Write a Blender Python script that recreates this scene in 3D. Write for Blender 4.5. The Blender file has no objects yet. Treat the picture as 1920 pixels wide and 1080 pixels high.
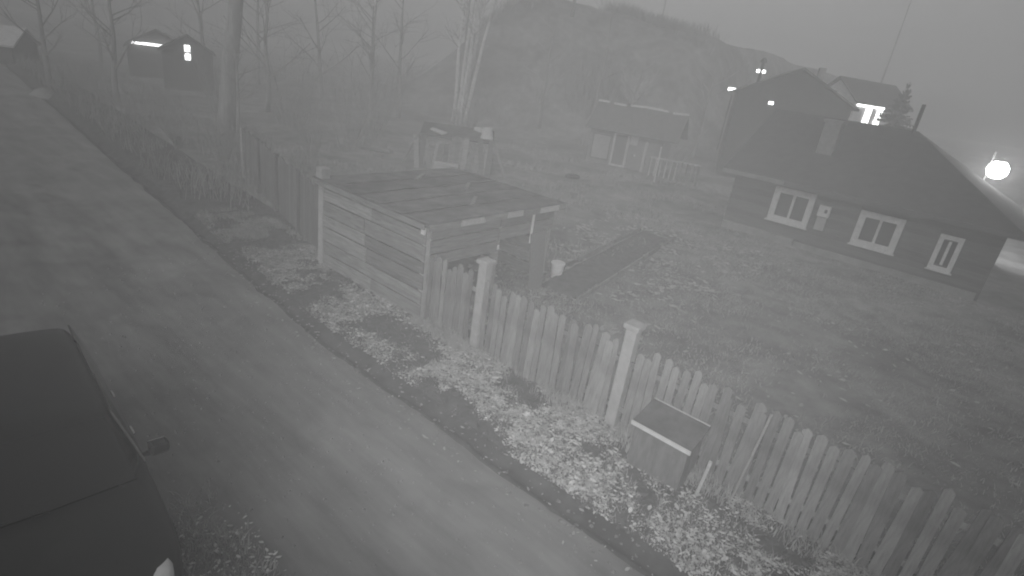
import bpy, math, random
from mathutils import Vector, Matrix, noise

rnd = random.Random(7)
SC = bpy.context.scene
COL = SC.collection

# ------------------------------------------------------------------ camera
# world frame: +X runs along the lane (towards the lower right of the picture), +Y away from the lane into the yards
PITCH, ROLL, CAM_H, FPX = math.radians(22), math.radians(8.5), 5.5, 1050.0
E0 = Vector((0.7915, 0.6111, 0)); G0 = Vector((-0.6111, 0.7915, 0)); Z = Vector((0, 0, 1))
FWD = G0 * math.cos(PITCH) - Z * math.sin(PITCH)
UP0 = G0 * math.sin(PITCH) + Z * math.cos(PITCH)
RGT = E0 * math.cos(ROLL) + UP0 * math.sin(ROLL)
UPV = -E0 * math.sin(ROLL) + UP0 * math.cos(ROLL)
cam = bpy.data.cameras.new('camera')
camo = bpy.data.objects.new('camera', cam)
COL.objects.link(camo)
camo.matrix_world = Matrix(((RGT.x, UPV.x, -FWD.x, 0), (RGT.y, UPV.y, -FWD.y, 0), (RGT.z, UPV.z, -FWD.z, CAM_H), (0, 0, 0, 1)))
cam.sensor_width = 36.0
cam.lens = 36.0 * FPX / 1920.0
cam.clip_start, cam.clip_end = 0.1, 2000
SC.camera = camo

# ------------------------------------------------------------------ sky, moonlit overcast, exposure
SUN_EL, SUN_AZ = math.radians(38), math.radians(160)          # azimuth clockwise from +Y
world = bpy.data.worlds.new('World')
SC.world = world
world.use_nodes = True
wn = world.node_tree.nodes; wl = world.node_tree.links
sky = wn.new('ShaderNodeTexSky'); sky.sky_type = 'NISHITA'; sky.sun_disc = False
sky.sun_elevation = SUN_EL; sky.sun_rotation = SUN_AZ
sky.air_density = 1.0; sky.dust_density = 3.0
bw = wn.new('ShaderNodeRGBToBW')                               # the night camera sees no colour
bg = wn['Background']; bg.inputs['Strength'].default_value = 0.075
wl.new(sky.outputs[0], bw.inputs[0]); wl.new(bw.outputs[0], bg.inputs['Color'])
sun = bpy.data.lights.new('sun', 'SUN'); sun.energy = 0.12; sun.angle = math.radians(20)
suno = bpy.data.objects.new('sun', sun); COL.objects.link(suno)
sd = Vector((math.sin(SUN_AZ) * math.cos(SUN_EL), math.cos(SUN_AZ) * math.cos(SUN_EL), math.sin(SUN_EL)))
suno.rotation_euler = sd.to_track_quat('Z', 'Y').to_euler()
# the security camera's own infrared floodlight, on its bracket above the camera: it lights the yard and leaves the edges dark
ir = bpy.data.lights.new('infrared_floodlight', 'SPOT')
ir.energy = 1600; ir.spot_size = math.radians(62); ir.spot_blend = 1.0; ir.shadow_soft_size = 0.12
iro = bpy.data.objects.new('infrared_floodlight', ir); COL.objects.link(iro)
iro.location = (0.15, -0.35, 5.95)
iro.rotation_euler = (Vector((-5.2, 9.0, 0.0)) - Vector(iro.location)).to_track_quat('-Z', 'Y').to_euler()

SC.view_settings.view_transform = 'Standard'; SC.view_settings.look = 'None'
SC.view_settings.exposure = 0.0; SC.view_settings.gamma = 1.0
SC.cycles.use_denoising = True
SC.cycles.volume_bounces = 1
SC.cycles.max_bounces = 6
SC.cycles.filter_width = 2.0

# ------------------------------------------------------------------ helpers
MATS = {}
def mat(name, lo, hi=None, scale=4.0, rough=0.85, bump=0.25, stretch=(1, 1, 1), detail=6, spec=0.3, vary=0.0, coat=0.0, metal=0.0, blotch=0.0, bamp=.32):
    if name in MATS: return MATS[name]
    hi = lo * 1.4 if hi is None else hi
    m = bpy.data.materials.new(name); m.use_nodes = True
    n, l = m.node_tree.nodes, m.node_tree.links
    b = n['Principled BSDF']
    b.inputs['Roughness'].default_value = rough
    b.inputs['Specular IOR Level'].default_value = spec
    b.inputs['Coat Weight'].default_value = coat
    b.inputs['Metallic'].default_value = metal
    tc = n.new('ShaderNodeTexCoord'); mp = n.new('ShaderNodeMapping')
    mp.inputs['Scale'].default_value = stretch
    l.new(tc.outputs['Object'], mp.inputs[0])
    nz = n.new('ShaderNodeTexNoise'); nz.inputs['Scale'].default_value = scale; nz.inputs['Detail'].default_value = detail
    nz.inputs['Roughness'].default_value = 0.65
    l.new(mp.outputs[0], nz.inputs['Vector'])
    cr = n.new('ShaderNodeValToRGB')
    cr.color_ramp.elements[0].position = 0.3; cr.color_ramp.elements[1].position = 0.7
    cr.color_ramp.elements[0].color = (lo, lo, lo, 1); cr.color_ramp.elements[1].color = (hi, hi, hi, 1)
    l.new(nz.outputs['Fac'], cr.inputs[0])
    out = cr.outputs[0]
    if blotch:
        n2 = n.new('ShaderNodeTexNoise'); n2.inputs['Scale'].default_value = blotch; n2.inputs['Detail'].default_value = 4; n2.inputs['Distortion'].default_value = .6
        l.new(tc.outputs['Object'], n2.inputs['Vector'])
        m2 = n.new('ShaderNodeMapRange'); m2.inputs['From Min'].default_value = .3; m2.inputs['From Max'].default_value = .7
        m2.inputs['To Min'].default_value = 1 - bamp; m2.inputs['To Max'].default_value = 1 + bamp
        l.new(n2.outputs['Fac'], m2.inputs['Value'])
        s2 = n.new('ShaderNodeVectorMath'); s2.operation = 'SCALE'
        l.new(out, s2.inputs[0]); l.new(m2.outputs[0], s2.inputs['Scale']); out = s2.outputs[0]
    if vary:
        oi = n.new('ShaderNodeObjectInfo'); mr = n.new('ShaderNodeMapRange')
        mr.inputs['To Min'].default_value = 1 - vary; mr.inputs['To Max'].default_value = 1 + vary
        l.new(oi.outputs['Random'], mr.inputs['Value'])
        mx = n.new('ShaderNodeVectorMath'); mx.operation = 'SCALE'
        l.new(out, mx.inputs[0]); l.new(mr.outputs[0], mx.inputs['Scale'])
        out = mx.outputs[0]
    l.new(out, b.inputs['Base Color'])
    if bump:
        bp = n.new('ShaderNodeBump'); bp.inputs['Strength'].default_value = bump; bp.inputs['Distance'].default_value = 0.02
        l.new(nz.outputs['Fac'], bp.inputs['Height']); l.new(bp.outputs[0], b.inputs['Normal'])
    MATS[name] = m
    return m

def glow(name, strength):
    m = bpy.data.materials.new(name); m.use_nodes = True
    b = m.node_tree.nodes['Principled BSDF']
    b.inputs['Base Color'].default_value = (.8, .8, .8, 1)
    b.inputs['Emission Color'].default_value = (1, 1, 1, 1)
    b.inputs['Emission Strength'].default_value = strength
    return m

class MB:
    def __init__(s): s.v = []; s.f = []
    def add(s, vs, fs):
        k = len(s.v); s.v += [tuple(p) for p in vs]; s.f += [tuple(i + k for i in f) for f in fs]; return s
    def box(s, c, d, rz=0.0, m=None):
        x, y, z = d[0] / 2, d[1] / 2, d[2] / 2
        vs = [Vector((a * x, b * y, e * z)) for a in (-1, 1) for b in (-1, 1) for e in (-1, 1)]
        if m is None: m = Matrix.Rotation(rz, 3, 'Z')
        vs = [m @ p + Vector(c) for p in vs]
        return s.add(vs, [(0, 1, 3, 2), (4, 6, 7, 5), (0, 4, 5, 1), (2, 3, 7, 6), (0, 2, 6, 4), (1, 5, 7, 3)])
    def beam(s, a, b, w, h, up=(0, 0, 1)):
        a = Vector(a); b = Vector(b); d = (b - a); L = d.length; d.normalize()
        up = Vector(up)
        if abs(d.dot(up)) > .98: up = Vector((0, 1, 0))
        x = d.cross(up).normalized(); y = x.cross(d).normalized()
        m = Matrix((x, d, y)).transposed()
        return s.box((a + b) / 2, (w, L, h), m=m)
    def tube(s, pts, rad, seg=6, cap=True):
        pts = [Vector(p) for p in pts]; k = len(s.v); ring = []
        ref = None
        for i, p in enumerate(pts):
            d = (pts[min(i + 1, len(pts) - 1)] - pts[max(i - 1, 0)])
            if d.length < 1e-7: d = Vector((0, 0, 1))
            d.normalize()
            if ref is None:
                ref = Vector((1, 0, 0)) if abs(d.x) < .9 else Vector((0, 1, 0))
            x = (ref - d * ref.dot(d))
            x = x.normalized() if x.length > 1e-6 else d.orthogonal().normalized()
            ref = x; y = d.cross(x)
            r = rad[i] if isinstance(rad, (list, tuple)) else rad
            for j in range(seg):
                t = 2 * math.pi * j / seg
                s.v.append(tuple(p + (x * math.cos(t) + y * math.sin(t)) * r))
        for i in range(len(pts) - 1):
            for j in range(seg):
                a = k + i * seg + j; b = k + i * seg + (j + 1) % seg
                s.f.append((a, b, b + seg, a + seg))
        if cap:
            s.f.append(tuple(k + j for j in reversed(range(seg))))
            e = k + (len(pts) - 1) * seg
            s.f.append(tuple(e + j for j in range(seg)))
        return s
    def lathe(s, prof, seg=20, c=(0, 0, 0)):
        k = len(s.v)
        for r, z in prof:
            for j in range(seg):
                t = 2 * math.pi * j / seg
                s.v.append((c[0] + r * math.cos(t), c[1] + r * math.sin(t), c[2] + z))
        for i in range(len(prof) - 1):
            for j in range(seg):
                a = k + i * seg + j; b = k + i * seg + (j + 1) % seg
                s.f.append((a, b, b + seg, a + seg))
        s.f.append(tuple(k + j for j in reversed(range(seg))))
        e = k + (len(prof) - 1) * seg
        s.f.append(tuple(e + j for j in range(seg)))
        return s
    def mesh(s, name, smooth=False):
        me = bpy.data.meshes.new(name); me.from_pydata(s.v, [], s.f); me.update()
        if smooth: me.polygons.foreach_set('use_smooth', [True] * len(me.polygons))
        return me
    def build(s, name, m, parent=None, smooth=False, loc=None, bevel=0.0):
        o = bpy.data.objects.new(name, s.mesh(name, smooth)); COL.objects.link(o)
        if m: o.data.materials.append(m)
        if parent: o.parent = parent
        if loc: o.location = loc
        if bevel:
            bv = o.modifiers.new('bevel', 'BEVEL'); bv.width = bevel; bv.segments = 2; bv.limit_method = 'ANGLE'
        return o

def tag(o, label, cat, group=None):
    o['label'] = label; o['category'] = cat
    if group: o['group'] = group
    return o
def thing(name, label, cat, loc=(0, 0, 0), rz=0.0, group=None):
    o = bpy.data.objects.new(name, None); COL.objects.link(o); o.empty_display_size = .2
    o.location = loc; o.rotation_euler = (0, 0, rz)
    return tag(o, label, cat, group)
def share(name, me, parent, loc=(0, 0, 0), rot=(0, 0, 0), sc=(1, 1, 1)):
    o = bpy.data.objects.new(name, me); COL.objects.link(o); o.parent = parent
    o.location = loc; o.rotation_euler = rot; o.scale = sc
    return o
def kind(o, k):
    o['kind'] = k; return o
def sstep(a, b, x):
    t = max(0.0, min(1.0, (x - a) / (b - a))); return t * t * (3 - 2 * t)
def N(x, y, s=1.0, z=0.0): return noise.noise(Vector((x * s, y * s, z)))

# ------------------------------------------------------------------ materials
ROAD = mat('worn_lane', .16, .26, 1.3, .9, .4, stretch=(.3, 1.8, 1), blotch=.8, bamp=.17, detail=12)
GRAVEL = mat('dirty_gravel', .1, .24, 8.0, .9, .3)
MUD = mat('wet_mud', .04, .08, 3.0, .8, .5, blotch=1.6)
SOIL = mat('verge_soil', .045, .11, 5.0, .95, .8)
YARD = mat('yard_turf', .13, .26, 1.6, .95, .8, detail=9, blotch=.35)
BED = mat('dug_earth', .07, .13, 4.0, .95, .9)
GRASS = mat('dry_grass', .28, .46, 3.0, .9, 0)
LEAF = mat('dead_leaf', .36, .8, 6.0, .8, 0)
DLEAF = mat('rotten_leaf', .06, .14, 6.0, .9, 0)
PICKET = mat('grey_picket', .16, .28, 5.0, .9, .5, stretch=(6, 6, .7), vary=.35, blotch=1.5, bamp=.25)
PLANK = mat('weathered_plank', .14, .30, 4.0, .9, .5, stretch=(.6, 6, 6), vary=.45)
PLANKY = mat('weathered_plank_cross', .14, .28, 4.0, .9, .5, stretch=(6, .6, 6), vary=.25)
PALEW = mat('pale_wood', .38, .55, 4.0, .85, .4, stretch=(.8, 5, 5), vary=.12)
DARKW = mat('dark_board', .13, .19, 4.0, .9, .4, stretch=(6, 6, .7), vary=.12)
POSTM = mat('concrete_post', .32, .44, 6.0, .9, .4)
FELT = mat('roofing_felt', .07, .12, 5.0, .95, .5, vary=.2, blotch=1.4, bamp=.3)
HROOF = mat('old_roofing', .05, .075, 3.0, .9, .4)
OROOF = mat('grey_slate_sheet', .11, .17, 3.0, .9, .4)
DARKH = mat('tarred_boards', .03, .05, 3.0, .9, .3)
SIDING = mat('dark_log_siding', .07, .12, 2.5, .9, .4, stretch=(.5, 4, 6), vary=.2)
WTRIM = mat('flaking_window_paint', .48, .68, 9.0, .85, .3)
TRIM = mat('white_trim', .52, .68, 6.0, .7, .15)
PANE = mat('dark_pane', .03, .05, 2.0, .12, 0, spec=.6)
PLINTH = mat('plaster_plinth', .17, .28, 2.5, .9, .4)
GREYBOX = mat('grey_enamel', .30, .38, 4.0, .6, .1)
BOXM = mat('stained_board', .11, .19, 4.0, .9, .4, stretch=(5, 5, 1))
WHITE = mat('white_plastic', .72, .82, 4.0, .5, .05)
METAL = mat('galvanised_metal', .35, .5, 6.0, .5, .1, metal=.4)
DMETAL = mat('sooty_metal', .05, .08, 6.0, .7, .2)
BARK = mat('bare_bark', .2, .34, 6.0, .95, .6, stretch=(3, 3, .8))
PBARK = mat('poplar_bark', .24, .38, 3.0, .95, .7, stretch=(3, 3, .6))
BIRCH = mat('birch_bark', .4, .85, 4.0, .85, .3, stretch=(.6, .6, 3))
NEEDLE = mat('spruce_needles', .03, .06, 6.0, .9, 0)
CARP = mat('dark_car_paint', .012, .018, 3.0, .5, 0, coat=.15)
CARG = mat('car_glass', .006, .010, 2.0, .08, 0, spec=.5)
CARB = mat('car_black_trim', .02, .03, 6.0, .7, .1)
LENS = mat('headlight_lens', .55, .70, 6.0, .25, .05, spec=.6)
CHROME = mat('chrome', .5, .6, 3.0, .25, 0, metal=1.0)
PLASTER = mat('pale_plaster', .5, .66, 2.0, .9, .3)
BRICK = mat('sooty_brick', .16, .26, 8.0, .9, .5)
TARP = mat('faded_tarp', .2, .3, 3.0, .7, .3)

# ------------------------------------------------------------------ terrain
def shift(x): return .085 * (math.sqrt((min(0, x + 8)) ** 2 + 1) - 1) + .07 * N(x, .3, 1.1) + .035 * N(x, .7, 4.0)
def hill(x, y):
    a = (10.1 + .13 * max(0, -27 - x) + .5 * N(x, y, .09) + .22 * N(x, y, .4)) * sstep(36.5, 52, y - .45 * (x + 30)) * sstep(-16.5, -24, x) * (1 - .95 * sstep(-38, -49, x))
    b = 3.0 * sstep(38, 62, y)
    return max(a, b * (1 - .9 * sstep(-34, -60, x)))
def height(x, y):
    v = y - shift(x)
    z = 0.0
    if v < 5.35:
        z += .03 * math.sin((v - 2.2) * 3.6) * sstep(1.9, 2.6, v) + .035 * N(x, y, .6) - .10 * max(0, N(x, y, 1.4, 4) - .3) + .012 * N(x, y, 3.5, 2)
        z += .06 * sstep(2.2, 1.6, v)
    else:
        z += .11 * sstep(5.62, 5.95, v) + .05 * N(x, y, .9) + .03 * N(x, y, 3)
    z -= .10 * math.exp(-((v - 5.5) / .16) ** 2)
    if y > 12: z += .10 * N(x, y, .25)
    return z + hill(x, y)

def lines(segs):
    out = []
    for a, b, n in segs:
        out += [a + (b - a) * i / n for i in range(n)]
    return out + [segs[-1][1]]
def sheet(name, xs, vs, m, lower=None, warp=True, smooth=True):
    mb = MB()
    for x in xs:
        for v in vs:
            y = v + (shift(x) if warp else 0)
            z = height(x, y)
            if lower: z -= lower(x, y)
            mb.v.append((x, y, z))
    n = len(vs)
    for i in range(len(xs) - 1):
        for j in range(n - 1):
            a = i * n + j
            mb.f.append((a, a + n, a + n + 1, a + 1))
    return kind(mb.build(name, m, smooth=smooth), 'structure')
XF = lines([(-150, -60, 12), (-60, -26, 24), (-26, 4, 240), (4, 40, 20), (40, 90, 6)])
sheet('ground', lines([(-150, -60, 14), (-60, -22, 30), (-22, 12, 80), (12, 40, 14), (40, 90, 6)]),
      lines([(-60, -6, 8), (-6, -1.8, 12), (-1.8, 8, 20), (8, 34, 70), (34, 80, 40), (80, 150, 10)]), YARD,
      lower=lambda x, y: .3 * sstep(-2.9, -2.5, y - shift(x)) * sstep(7.85, 7.6, y - shift(x)), warp=True)
sheet('road', lines([(-150, -60, 12), (-60, -26, 24), (-26, 4, 240), (4, 40, 20), (40, 90, 6)]), lines([(-3.0, 1.2, 8), (1.2, 5.33, 40)]), ROAD)
sheet('gutter', XF, lines([(5.33, 5.72, 8)]), MUD)
sheet('verge', XF, lines([(5.72, 7.95, 18)]), SOIL)

# ------------------------------------------------------------------ scattered ground cover (stuff)
def blades(name, n, region, hgt, wid, m, dens=None, label='', cat='grass', lean=.5):
    mb = MB(); c = 0; tries = 0
    while c < n and tries < n * 12:
        tries += 1
        x, y = region()
        if dens and rnd.random() > dens(x, y): continue
        z = height(x, y) - .01
        h = hgt * rnd.uniform(.45, 1.25); w = wid * rnd.uniform(.6, 1.3)
        t = rnd.uniform(0, 6.283); dx, dy = math.cos(t), math.sin(t)
        t2 = rnd.uniform(0, 6.283); l = h * lean * rnd.uniform(.2, 1.6)
        lx, ly = math.cos(t2) * l, math.sin(t2) * l
        k = len(mb.v)
        mb.v += [(x - dx * w, y - dy * w, z), (x + dx * w, y + dy * w, z), (x + lx * .4 + dx * w * .7, y + ly * .4 + dy * w * .7, z + h * .6),
                 (x + lx * .4 - dx * w * .7, y + ly * .4 - dy * w * .7, z + h * .6), (x + lx, y + ly, z + h * .92)]
        mb.f += [(k, k + 1, k + 2, k + 3), (k + 3, k + 2, k + 4)]
        c += 1
    o = mb.build(name, m); kind(o, 'stuff'); tag(o, label, cat); return o
def leaves(name, n, region, size, m, dens=None, label='', lift=.01):
    mb = MB(); c = 0; tries = 0
    while c < n and tries < n * 14:
        tries += 1
        x, y = region()
        if dens and rnd.random() > dens(x, y): continue
        z = height(x, y) + lift + rnd.uniform(0, .02)
        s = size * rnd.choice((.35, .5, .6, .8, 1.0, 1.5)); t = rnd.uniform(0, 6.283)
        tilt = rnd.uniform(-.6, .6); roll = rnd.uniform(-.6, .6)
        mt = Matrix.Rotation(t, 3, 'Z') @ Matrix.Rotation(tilt, 3, 'X') @ Matrix.Rotation(roll, 3, 'Y')
        k = len(mb.v); cup = s * rnd.uniform(-.25, .35)
        for p in ((-s, 0, 0), (-.35 * s, -.45 * s, cup), (s * .5, -.4 * s, cup * .7), (s * 1.1, 0, 0), (s * .4, .45 * s, cup), (-.4 * s, .4 * s, cup * .8)):
            q = mt @ Vector(p); mb.v.append((x + q.x, y + q.y, z + abs(q.z) * .6 + .004))
        mb.f += [(k, k + 1, k + 2, k + 3), (k, k + 3, k + 4, k + 5)]
        c += 1
    o = mb.build(name, m); kind(o, 'stuff'); tag(o, label, 'leaves'); return o

def stones(name, n, region, size, m, label):
    mb = MB()
    for q in range(n):
        x, y = region(); z = height(x, y); a = size * rnd.choice((.4, .5, .6, .8, 1.2)); t = rnd.uniform(0, 6.283)
        k = len(mb.v)
        for i in range(5):
            mb.v.append((x + a * math.cos(t + i * 1.257) * rnd.uniform(.7, 1.2), y + a * math.sin(t + i * 1.257) * rnd.uniform(.7, 1.2), z - .005 + a * .25 * rnd.random()))
        mb.v.append((x, y, z + a * rnd.uniform(.5, .8)))
        mb.f += [(k + i, k + (i + 1) % 5, k + 5) for i in range(5)]
    o = mb.build(name, m); kind(o, 'stuff'); return tag(o, label, 'gravel')
def clump(x, y):
    a = N(x, y, 1.1, 3.3) + .6 * N(x, y, 3.1, 8.1)
    bare = math.exp(-(((x + 7.9) / 1.0) ** 2 + ((y - 6.6) / .55) ** 2))
    bare2 = math.exp(-(((x + 1.3) / .7) ** 2 + ((y - 6.6) / .4) ** 2))
    return max(0.0, min(1.0, .34 + 1.9 * a)) * (1 - .96 * min(1, bare * 1.5)) * (1 - .7 * bare2)
def R(x0, x1, y0, y1, warp=True):
    def f():
        x = rnd.uniform(x0, x1); return x, rnd.uniform(y0, y1) + (shift(x) if warp else 0)
    return f
blades('verge_grass', 42000, R(-17, 1.5, 5.72, 7.6), .10, .006, GRASS, clump, 'clumps of pale dry grass on the verge beside the lane', lean=.9)
blades('fence_foot_grass', 5200, R(-8.2, 3, 7.05, 7.55), .20, .006, GRASS, lambda x, y: max(0, .5 + 1.2 * N(x, y, 1.3, 5)), 'tall dry grass along the foot of the picket fence', lean=.5)
leaves('fallen_leaves', 1800, R(-14, 1.5, 5.75, 7.5), .045, LEAF, clump, 'pale fallen leaves scattered over the verge')
leaves('rotten_leaves', 4200, R(-14, 1.5, 5.65, 7.5), .05, DLEAF, lambda x, y: 1 - .7 * clump(x, y), 'dark rotten leaves lying on the verge soil')
blades('lane_side_grass', 11000, R(-6.6, 0, .9, 2.25), .11, .006, GRASS, lambda x, y: sstep(-6.2, -4.6, x) * max(0, min(1, .6 + 1.2 * N(x, y, 1.4, 2))) * sstep(2.35, 2.0, y + .12 * N(x, y, 2)), 'dry grass tuft on the near edge of the lane', lean=.8)
leaves('lane_side_leaves', 1500, R(-6.2, 0, .9, 2.3), .024, LEAF, lambda x, y: sstep(-6.0, -4.6, x), 'pale leaves in the grass on the near edge of the lane')
leaves('bright_leaves', 130, R(-10, -1.5, 5.8, 7.3), .045, WHITE, clump, 'few large bleached leaves lying on top of the verge litter', .03)
stones('gutter_gravel', 420, R(-16, 1.5, 5.05, 5.75), .035, GRAVEL, 'loose pale gravel along the muddy gutter of the lane')
leaves('lane_leaves', 220, R(-13, 1.5, 4.9, 5.7), .03, GRASS, None, 'stray leaves blown onto the edge of the lane')
stones('lane_gravel', 1500, R(-14, 1.5, 1.6, 5.2), .022, ROAD, 'small loose stones scattered over the worn lane')
leaves('small_leaf_litter', 13000, R(-13, 1.0, 5.7, 7.5), .028, LEAF, clump, 'fine leaf crumbs among the grass on the verge')
def yard_d(x, y): return max(0.05, min(1, .35 + 1.1 * N(x, y, .5, 7))) 
blades('yard_grass', 30000, R(-9, 7, 7.9, 24, False), .09, .008, GRASS, yard_d, 'short pale dry grass over the yard behind the picket fence', lean=.9)
leaves('yard_leaves', 700, R(-9, 7, 8, 23.5, False), .06, GRASS, lambda x, y: .12 + max(0, 1.6 * N(x, y, .45, 11)), 'pale fallen leaves scattered on the yard turf')
def plot_d(x, y): return max(0, min(1, .2 + 1.8 * N(x, y, .8, 1)))
leaves('garden_litter', 1500, R(-11, -4.5, 10.5, 22, False), .09, GRASS, plot_d, 'pale plant litter strewn over the vegetable plot')
blades('plot_weeds', 9000, R(-26, -8, 12.5, 34, False), .22, .012, GRASS, lambda x, y: max(0, min(1, .15 + 1.6 * N(x, y, .35, 21))), 'withered weeds over the rough plot behind the shed', lean=.8)

# ------------------------------------------------------------------ dug beds with board edging
def bed(x0, x1, y0, y1, label):
    mb = MB(); nx, ny = 8, 26
    for i in range(nx + 1):
        for j in range(ny + 1):
            x = x0 + (x1 - x0) * i / nx - .16 * (y0 + (y1 - y0) * j / ny - 11); y = y0 + (y1 - y0) * j / ny
            e = min(i, nx - i, j, ny - j)
            mb.v.append((x, y, height(x, y) - .03 + (.14 if e else -.05) + (.04 * N(x, y, 4))))
    for i in range(nx):
        for j in range(ny):
            a = i * (ny + 1) + j; mb.f.append((a, a + ny + 1, a + ny + 2, a + 1))
    r = thing('garden_bed', label, 'garden bed', (0, 0, 0))
    mb.build('earth', BED, r, smooth=True)
    for xx in (x0 - .04, x1 + .04):
        for k in range(3):
            ya = y0 + (y1 - y0) * k / 3 + .03; yb = y0 + (y1 - y0) * (k + 1) / 3 - .03
            xa = xx - .16 * (ya - 11); xb = xx - .16 * (yb - 11)
            MB().beam((xa, ya, height(xa, ya) + .06), (xb, yb, height(xb, yb) + .06), .035, .2).build('edging_board', PLANKY, r)
    return r
bed(-7.9, -6.6, 11.2, 19.5, 'long dug garden bed with board edging running away from the white bucket')

# ------------------------------------------------------------------ picket fence
pf = thing('picket_fence', 'weathered grey wooden picket fence between the leafy verge and the yard', 'fence', (-8.15, 7.5, 0))
FX0, FX1, FP = -8.15, 3.6, .148
posts = [-6.5, -3.3, .3, 3.5]
pk = []
for w, h in ((.134, 1.56), (.130, 1.6), (.138, 1.52)):
    mb = MB(); t = .011
    pr = [(-w / 2, 0), (w / 2, 0), (w / 2, h - .05), (0.004, h), (-w / 2, h - .045)]
    mb.v = [(a, -t, b) for a, b in pr] + [(a, t, b) for a, b in pr]
    mb.f = [(0, 1, 2, 3, 4), (9, 8, 7, 6, 5)] + [(i, i + 5, (i + 1) % 5 + 5, (i + 1) % 5) for i in range(5)]
    me = mb.mesh('picket'); me.materials.append(PICKET); pk.append(me)
n = int((FX1 - FX0) / FP)
for i in range(n):
    x = FX0 + .06 + i * FP
    if any(abs(x - p) < .15 for p in posts[:2]): continue
    o = share('picket', pk[i % 3], pf, (x - FX0, -.04 + rnd.uniform(-.006, .006), height(x, 7.46) - .03 + rnd.uniform(-.03, .03)),
              (rnd.uniform(-.015, .015), rnd.gauss(0, .022), rnd.uniform(-.08, .08)), (rnd.uniform(.78, 1.08), 1, rnd.choice((1, .98, 1.02, .96, 1.03, .93 if i % 5 == 0 else 1))))
ends = [FX0] + posts
for a, b in zip(ends[:-1], ends[1:]):
    for zr in (.38, 1.22):
        MB().box(((a + b) / 2 - FX0, .0, zr + .1), (b - a - .2, .045, .085)).build('rail', PICKET, pf)
for p in posts:
    z0 = height(p, 7.5)
    if p > 0:
        MB().box((p - FX0, .05, z0 + .74), (.1, .1, 1.6)).build('post', PICKET, pf); continue
    po = MB().box((p - FX0, .02, z0 + .86), (.19, .19, 1.86)).build('post', POSTM, pf, bevel=.012)
    MB().box((p - FX0, .02, z0 + 1.835), (.27, .27, .085)).build('cap', POSTM, po, bevel=.015)
o = MB().tube([(-1.17, 7.36, height(-1.17, 7.36) - .05), (-1.06, 7.40, 1.62)], .018, 6).build('iron_rod', METAL)
tag(o, 'thin pale iron rod leaning upright against the picket fence near the storage box', 'rod')

# ------------------------------------------------------------------ street-side board shed
sx0, sx1, sy0, sy1, sz = -11.8, -8.1, 7.45, 11.6, 2.2
sh = thing('board_shed', 'low flat-roofed shed of rough horizontal boards at the end of the picket fence', 'shed', (sx0, sy0, 0))
def L(x, y, z): return (x - sx0, y - sy0, z)
for x, y in ((sx0, sy0), (sx1, sy0), (sx0, sy1), (sx1, sy1), (sx1, 9.6)):
    MB().box(L(x, y, 1.05), (.14, .14, 2.2)).build('post', POSTM if y == sy0 else PLANK, sh)
pm = MB().box(L(sx0 - .03, sy0 - .09, 1.1), (.2, .03, 2.35)).build('post_facing', PALEW, sh)
zz = .12
for k, h in enumerate((.34, .30, .36, .28, .34, .30)):
    cut = sx0 + (sx1 - sx0) * rnd.uniform(.4, .6)
    for a, b in ((sx0 + .08, cut - .006), (cut + .006, sx1 + .07)):
        MB().box(L((a + b) / 2, sy0 - .085 + rnd.uniform(-.012, .012), zz + h / 2), (b - a, .028, h - rnd.uniform(.015, .04)),
                 m=Matrix.Rotation(rnd.uniform(-.006, .006), 3, 'Y')).build('board', PLANK, sh)
    zz += h + .01
zz = 1.32
for k, h in enumerate((.26, .30, .26)):
    for a, b in ((sy0 + .03, 9.58), (9.61, sy1 + .05)):
        if k == 0 and a > 9: continue
        MB().box(L(sx1 + .085, (a + b) / 2, zz + h / 2), (.028, b - a, h - .02)).build('board', PLANKY, sh)
    zz += h + .012
for z in (.3, .65, 1.0, 1.35, 1.7, 2.0):
    MB().box(L((sx0 + sx1) / 2, sy1 + .085, z), (sx1 - sx0, .028, .31)).build('board', PLANK, sh)
    MB().box(L(sx0 - .085, (sy0 + sy1) / 2 + .1, z), (.028, sy1 - sy0 - .1, .31)).build('board', PLANKY, sh)
rf = MB().box(L((sx0 + sx1) / 2 + .02, (sy0 + sy1) / 2 + .04, sz + .05), (sx1 - sx0 + .42, sy1 - sy0 + .5, .05)).build('roof', FELT, sh)
for q in range(5):
    mb = MB(); xa = sx0 - .2 + q * .825; nx, ny = 6, 34
    for a in range(nx + 1):
        for b in range(ny + 1):
            x = xa + .86 * a / nx; y = sy0 - .22 + (sy1 - sy0 + .52) * b / ny + .015 * N(x, q, 3)
            mb.v.append(L(x, y, sz + .084 + .016 * (a / nx) + .02 * N(x, y, 1.2, q) + .008 * N(x, y, 5)))
    for a in range(nx):
        for b in range(ny):
            w = a * (ny + 1) + b; mb.f.append((w, w + ny + 1, w + ny + 2, w + 1))
    fs = mb.build('felt_strip', FELT, rf, smooth=True)
    md = fs.modifiers.new('thick', 'SOLIDIFY'); md.thickness = .008; md.offset = 1
for q in range(3):
    MB().box(L(sx0 + .5 + q * 1.3 + rnd.uniform(-.2, .2), sy0 + .6 + rnd.uniform(0, 2.6), sz + .125), (.09, .8, .03), rz=rnd.uniform(-.9, .9)).build('batten', PLANK, rf)
y = sy0 - .2
k = 0
while y < sy1 + .2:
    ln = rnd.uniform(.5, .9); e = min(y + ln, sy1 + .28)
    MB().box(L(sx1 + .25, (y + e) / 2, sz + .02 + rnd.uniform(-.01, .01)), (.025, e - y - .02, .13)).build('fascia_board', PALEW if k % 2 else PLANKY, rf)
    y = e; k += 1
MB().box(L((sx0 + sx1) / 2, sy0 - .225, sz + .02), (sx1 - sx0 + .3, .025, .11)).build('fascia_board', PLANK, rf)
MB().box(L(sx1 + .02, sy0 - .13, 2.13), (.1, .05, .2)).build('bracket', WHITE, sh)
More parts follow.
